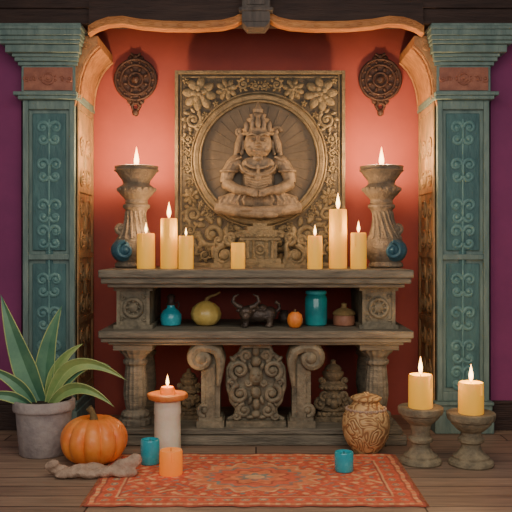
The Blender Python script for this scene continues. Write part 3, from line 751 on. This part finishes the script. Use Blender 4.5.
leaf(b,Q(52,405,-8),Q(78,366,-16),Q(118,403,-20),13)
leaf(b,Q(48,405,2),Q(50,360,4),Q(82,344,6),13)
b.done('foliage',[LEAF,LEAFY,M('leaf_margin',(150,176,110),(190,202,130),scale=10,rough=.5,bump=0)],e)
# ivory candle with flat orange cap
d=3.94; kk=d/800
e=thing('ivory_pillar_candle','cream pillar candle topped by shallow orange wax dish, lit','candle',(X(167.5,d),Y(d),0))
b=B(kk); b.lathe([(13,0),(13.4,1),(13.2,20),(13,36),(13.6,37.5),(13.2,47),(12.4,50),(0,50)],seg=40)
b.done('wax_body',WAXW,e)
b=B(kk); b.lathe([(12,49.6),(16,50.4),(19.6,52),(20.6,54),(20.4,56.4),(19,57.2),(14,56.6),(0,56.2)],seg=60,rib=-.04,nr=14); b.done('orange_dish',CAPM,e,label='shallow ribbed orange wax dish')
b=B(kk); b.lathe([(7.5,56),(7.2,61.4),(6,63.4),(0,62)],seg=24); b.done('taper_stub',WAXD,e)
flame(e,62*kk,.06,.015,power=.7)
RZ=.009
candle(171,3.5,RZ,23,24,name='votive_candle',mat=WAXD,label='small unlit orange votive candle standing on the rug',lit=False)  # no flame here; the wax emission alone makes it look lit
def cup(px,d,w,h,label):
    kk=d/800; r=w/2
    e=thing('votive_cup',label,'candle cup',(X(px,d),Y(d),RZ),group='turquoise votive cups on the rug')
    B(kk).lathe([(r*.93,0),(r,1),(r,h*.5),(r*1.0,h-1),(r*.95,h),(r*.86,h),(r*.84,h-4),(0,h-4)],seg=40).done('cup_body',TGL,e)
    B(kk).lathe([(r*.83,h-4.2),(r*.83,h-2.6),(0,h-2.8)],seg=30).done('wax_fill',TGD,e)
    B(kk).lathe([(.4,h-3),(.35,h+.6)],seg=8).done('wick',WICK,e)
cup(150,3.67,19,24,'turquoise votive cup beside the ivory pillar candle')
cup(344,3.55,19,19,'turquoise votive cup alone near the rug edge')
# vase
d=3.905; kk=d/800
e=thing('clay_vase','rounded carved golden-tan clay vase with swirling pattern on the floor','vase',(X(366,d),Y(d),0))
B(kk).lathe([(12,0),(13,2),(18.5,8),(22.5,17),(24,27),(22.8,37),(18.5,44),(14,48)],seg=56).done('vase_body',VASE,e)
B(kk).lathe([(14,47.6),(14,49),(12.6,50.5),(13,52),(15.2,53),(15.5,54.5),(13,56),(8,57.5),(3,58.2),(2.4,60),(0,60.4)],seg=48).done('low_lid',VASE,e)
b=B(kk); b.ring((0,0,43.6),19,1.0,axis='z',n=44)
for q in range(22):
    a=q*2*pi/22; b.ell((19.3*cos(a),19.3*sin(a),43.4),(1.5,1.5,1.8),seg=8,rings=6)
b.done('bead_band',STONE,e)
# candle stands
for px,d,hz,w,cw,ch,lab in ((420.5,3.71,.262,1.0,24,33,'taller round clay pedestal candle stand'),(471,3.68,.242,1.07,25,31,'lower round clay pedestal candle stand next to pilaster')):
    kk=d/800*w; H=hz/kk
    e=thing('candle_stand',lab,'candle stand',(X(px,d),Y(d),0),group='pedestal candle stands on the floor')
    B(kk).lathe([(20,0),(21,1.5),(20.5,4),(17,6.5),(17,8.5),(14,10),(12,12),(10,15)],seg=48).done('base',STAND,e)
    B(kk).lathe([(10,14.5),(9,17),(9,20),(12,22),(12.4,25),(9.6,27.5),(9.4,32),(11,H-17)],seg=40).done('stem',STAND,e)
    B(kk).lathe([(11,H-17.5),(13,H-16),(16,H-13),(18.5,H-10.5),(19,H-8.5),(21.5,H-7),(22.5,H-4),(22.5,H-.8),(21.5,H),(16,H-1),(0,H-1)],seg=48).done('dish',STAND,e)
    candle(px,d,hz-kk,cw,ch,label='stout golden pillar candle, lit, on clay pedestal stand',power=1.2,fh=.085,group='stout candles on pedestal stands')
# ---------------------------------------------------------------- rug
def rug():
    x0,x1,y0,y1=-.665,.655,Y(3.08),Y(3.84)
    W=(x1-x0)/2;Hh=(y1-y0)/2;cx=(x0+x1)/2;cy=(y0+y1)/2
    e=thing('patterned_rug','faded coral-orange patterned rug with teal motifs and ornate border','rug',(cx,cy,0.001))
    nx,ny=300,180
    me=bpy.data.meshes.new('rug_pile'); vs=[];fs=[];cols=[]
    C={k:srgb(v) for k,v in dict(r=(216,96,66),o=(236,146,96),d=(164,84,68),t=(116,150,136),y=(236,192,138),p=(226,116,82)).items()}
    for j in range(ny+1):
        for i in range(nx+1):
            u=-1+2*i/nx; v=-1+2*j/ny
            ed=.004*sin(u*23)+.003*sin(u*41+1)
            vs.append((u*W+.004*sin(v*19)*(abs(u)**8),v*Hh+ed*abs(v)**8,.006+.0018*sin(u*9)*sin(v*7)))
            X_=abs(u*W);Y_=abs(v*Hh); ex=W-X_; ey=Hh-Y_; em=min(ex,ey)
            al_=Y_ if ex<ey else X_
            if em<.012: c='d'
            elif em<.03: c='o' if int(al_/.02)%2 else 'y'
            elif em<.036: c='d'
            elif em<.105:
                s=(al_%.07)/.07-.5; q=(em-.0705)/.035
                rr=sqrt(s*s*1.6+q*q*.7)
                if rr<.18:c='y'
                elif rr<.34:c='t'
                elif rr<.44:c='o'
                elif abs(sin(al_*90)*cos(q*4))>.75:c='p'
                else:c='r'
            elif em<.112:c='y'
            elif em<.122:c='d'
            else:
                R=sqrt((u*W*.72)**2+(v*Hh)**2); A_=math.atan2(v*Hh,u*W*.72)
                pet=.2+.02*cos(A_*14)
                if R<.03:c='y'
                elif R<.05+.012*cos(A_*8):c='t'
                elif R<.09+.016*cos(A_*8+pi):c='o'
                elif R<.1+.016*cos(A_*8+pi):c='d'
                elif R<.135+.01*cos(A_*16):c='p'
                elif R<.15+.01*cos(A_*16):c='t'
                elif R<pet-.012:c='o'
                elif R<pet:c='y'
                else:
                    g=sin(X_*58+sin(Y_*50)*1.4)*sin(Y_*70+sin(X_*42)*1.5)
                    h=sin(X_*120)*sin(Y_*130)
                    if g>.66:c='y'
                    elif g>.4:c='o'
                    elif g<-.74:c='t'
                    elif h>.7:c='o'
                    elif h<-.86:c='d'
                    else:c='r'
            cols.append(C[c])
    for j in range(ny):
        for i in range(nx):
            a=j*(nx+1)+i; fs.append((a,a+1,a+nx+2,a+nx+1))
    me.from_pydata(vs,[],fs)
    at=me.color_attributes.new('weave','FLOAT_COLOR','POINT')
    at.data.foreach_set('color',[x for c in cols for x in c])
    me.polygons.foreach_set('use_smooth',[True]*len(fs))
    m=bpy.data.materials.new('woven_rug'); m.use_nodes=True; N=m.node_tree.nodes;L=m.node_tree.links;b=N['Principled BSDF']
    a=N.new('ShaderNodeAttribute'); a.attribute_name='weave'
    tc=N.new('ShaderNodeTexCoord'); n=N.new('ShaderNodeTexNoise'); n.inputs['Scale'].default_value=26; n.inputs['Detail'].default_value=8; L.new(tc.outputs['Object'],n.inputs['Vector'])
    n3=N.new('ShaderNodeTexNoise'); n3.inputs['Scale'].default_value=9; n3.inputs['Detail'].default_value=6; L.new(tc.outputs['Object'],n3.inputs['Vector'])
    r3=N.new('ShaderNodeMapRange'); r3.inputs['From Min'].default_value=.35;r3.inputs['From Max'].default_value=.7;r3.inputs['To Min'].default_value=.1;r3.inputs['To Max'].default_value=.6; L.new(n3.outputs['Fac'],r3.inputs['Value'])
    fm=N.new('ShaderNodeMix'); fm.data_type='RGBA'; L.new(r3.outputs['Result'],fm.inputs[0]); L.new(a.outputs['Color'],fm.inputs[6]); fm.inputs[7].default_value=srgb((220,110,78))
    r=N.new('ShaderNodeMapRange'); r.inputs['From Min'].default_value=.3;r.inputs['From Max'].default_value=.7;r.inputs['To Min'].default_value=.85; r.inputs['To Max'].default_value=1.25; L.new(n.outputs['Fac'],r.inputs['Value'])
    mx=N.new('ShaderNodeVectorMath'); mx.operation='SCALE'; L.new(fm.outputs[2],mx.inputs[0]); L.new(r.outputs['Result'],mx.inputs['Scale']); L.new(mx.outputs[0],b.inputs['Base Color'])
    b.inputs['Roughness'].default_value=.95
    bp=N.new('ShaderNodeBump'); bp.inputs['Strength'].default_value=.6; bp.inputs['Distance'].default_value=.004
    n2=N.new('ShaderNodeTexNoise'); n2.inputs['Scale'].default_value=260; L.new(tc.outputs['Object'],n2.inputs['Vector']); L.new(n2.outputs['Fac'],bp.inputs['Height']); L.new(bp.outputs[0],b.inputs['Normal'])
    me.materials.append(m)
    o=bpy.data.objects.new('rug_pile',me); bpy.context.scene.collection.objects.link(o); o.parent=e
    sm=o.modifiers.new('s','SOLIDIFY'); sm.thickness=.005; sm.offset=-1
    FR=M('rug_fringe',(150,80,56),(190,120,84),scale=60,rough=.95)
    b=B()
    for sx in (-1,1):
        for q in range(90):
            yy=-Hh+.004+q*(2*Hh-.008)/89; b.tube([(sx*W*.995,yy,.004),(sx*(W+.008),yy+random.uniform(-.003,.003),.003),(sx*(W+.014),yy+random.uniform(-.005,.005),.002)],.0016,5)
    f=b.done('fringe',FR,e); f['kind']='stuff'
rug()
# ---------------------------------------------------------------- lights & world
def area(name,loc,target,size,power,col,sy=None):
    l=bpy.data.lights.new(name,'AREA'); l.energy=power; l.color=col; l.size=size
    if sy: l.shape='RECTANGLE'; l.size_y=sy
    o=bpy.data.objects.new(name,l); bpy.context.scene.collection.objects.link(o); o.location=loc
    o.rotation_euler=(Vector(target)-Vector(loc)).to_track_quat('-Z','Y').to_euler()
area('fill_light',(0,-3.7,1.75),(0,.3,.7),3.8,48,(1,.93,.87),1.4)  # added soft frontal fill near the camera, brightens the recesses under the shelves
area('fill_light',(0,-1.3,2.44),(0,-.3,0),2.4,36,(1,.86,.72),1.2)  # added overhead fill below the ceiling, not an actual fixture
w=bpy.data.worlds.new('World'); bpy.context.scene.world=w; w.use_nodes=True
w.node_tree.nodes['Background'].inputs[0].default_value=(.26,.22,.22,1); w.node_tree.nodes['Background'].inputs[1].default_value=.6
cam=bpy.data.cameras.new('camera'); co=bpy.data.objects.new('camera',cam); bpy.context.scene.collection.objects.link(co)
co.location=(0,-4,ZC); co.rotation_euler=(pi/2,0,0); cam.lens=56.25; cam.sensor_width=36; cam.shift_y=-(256-H0)/512
bpy.context.scene.camera=co
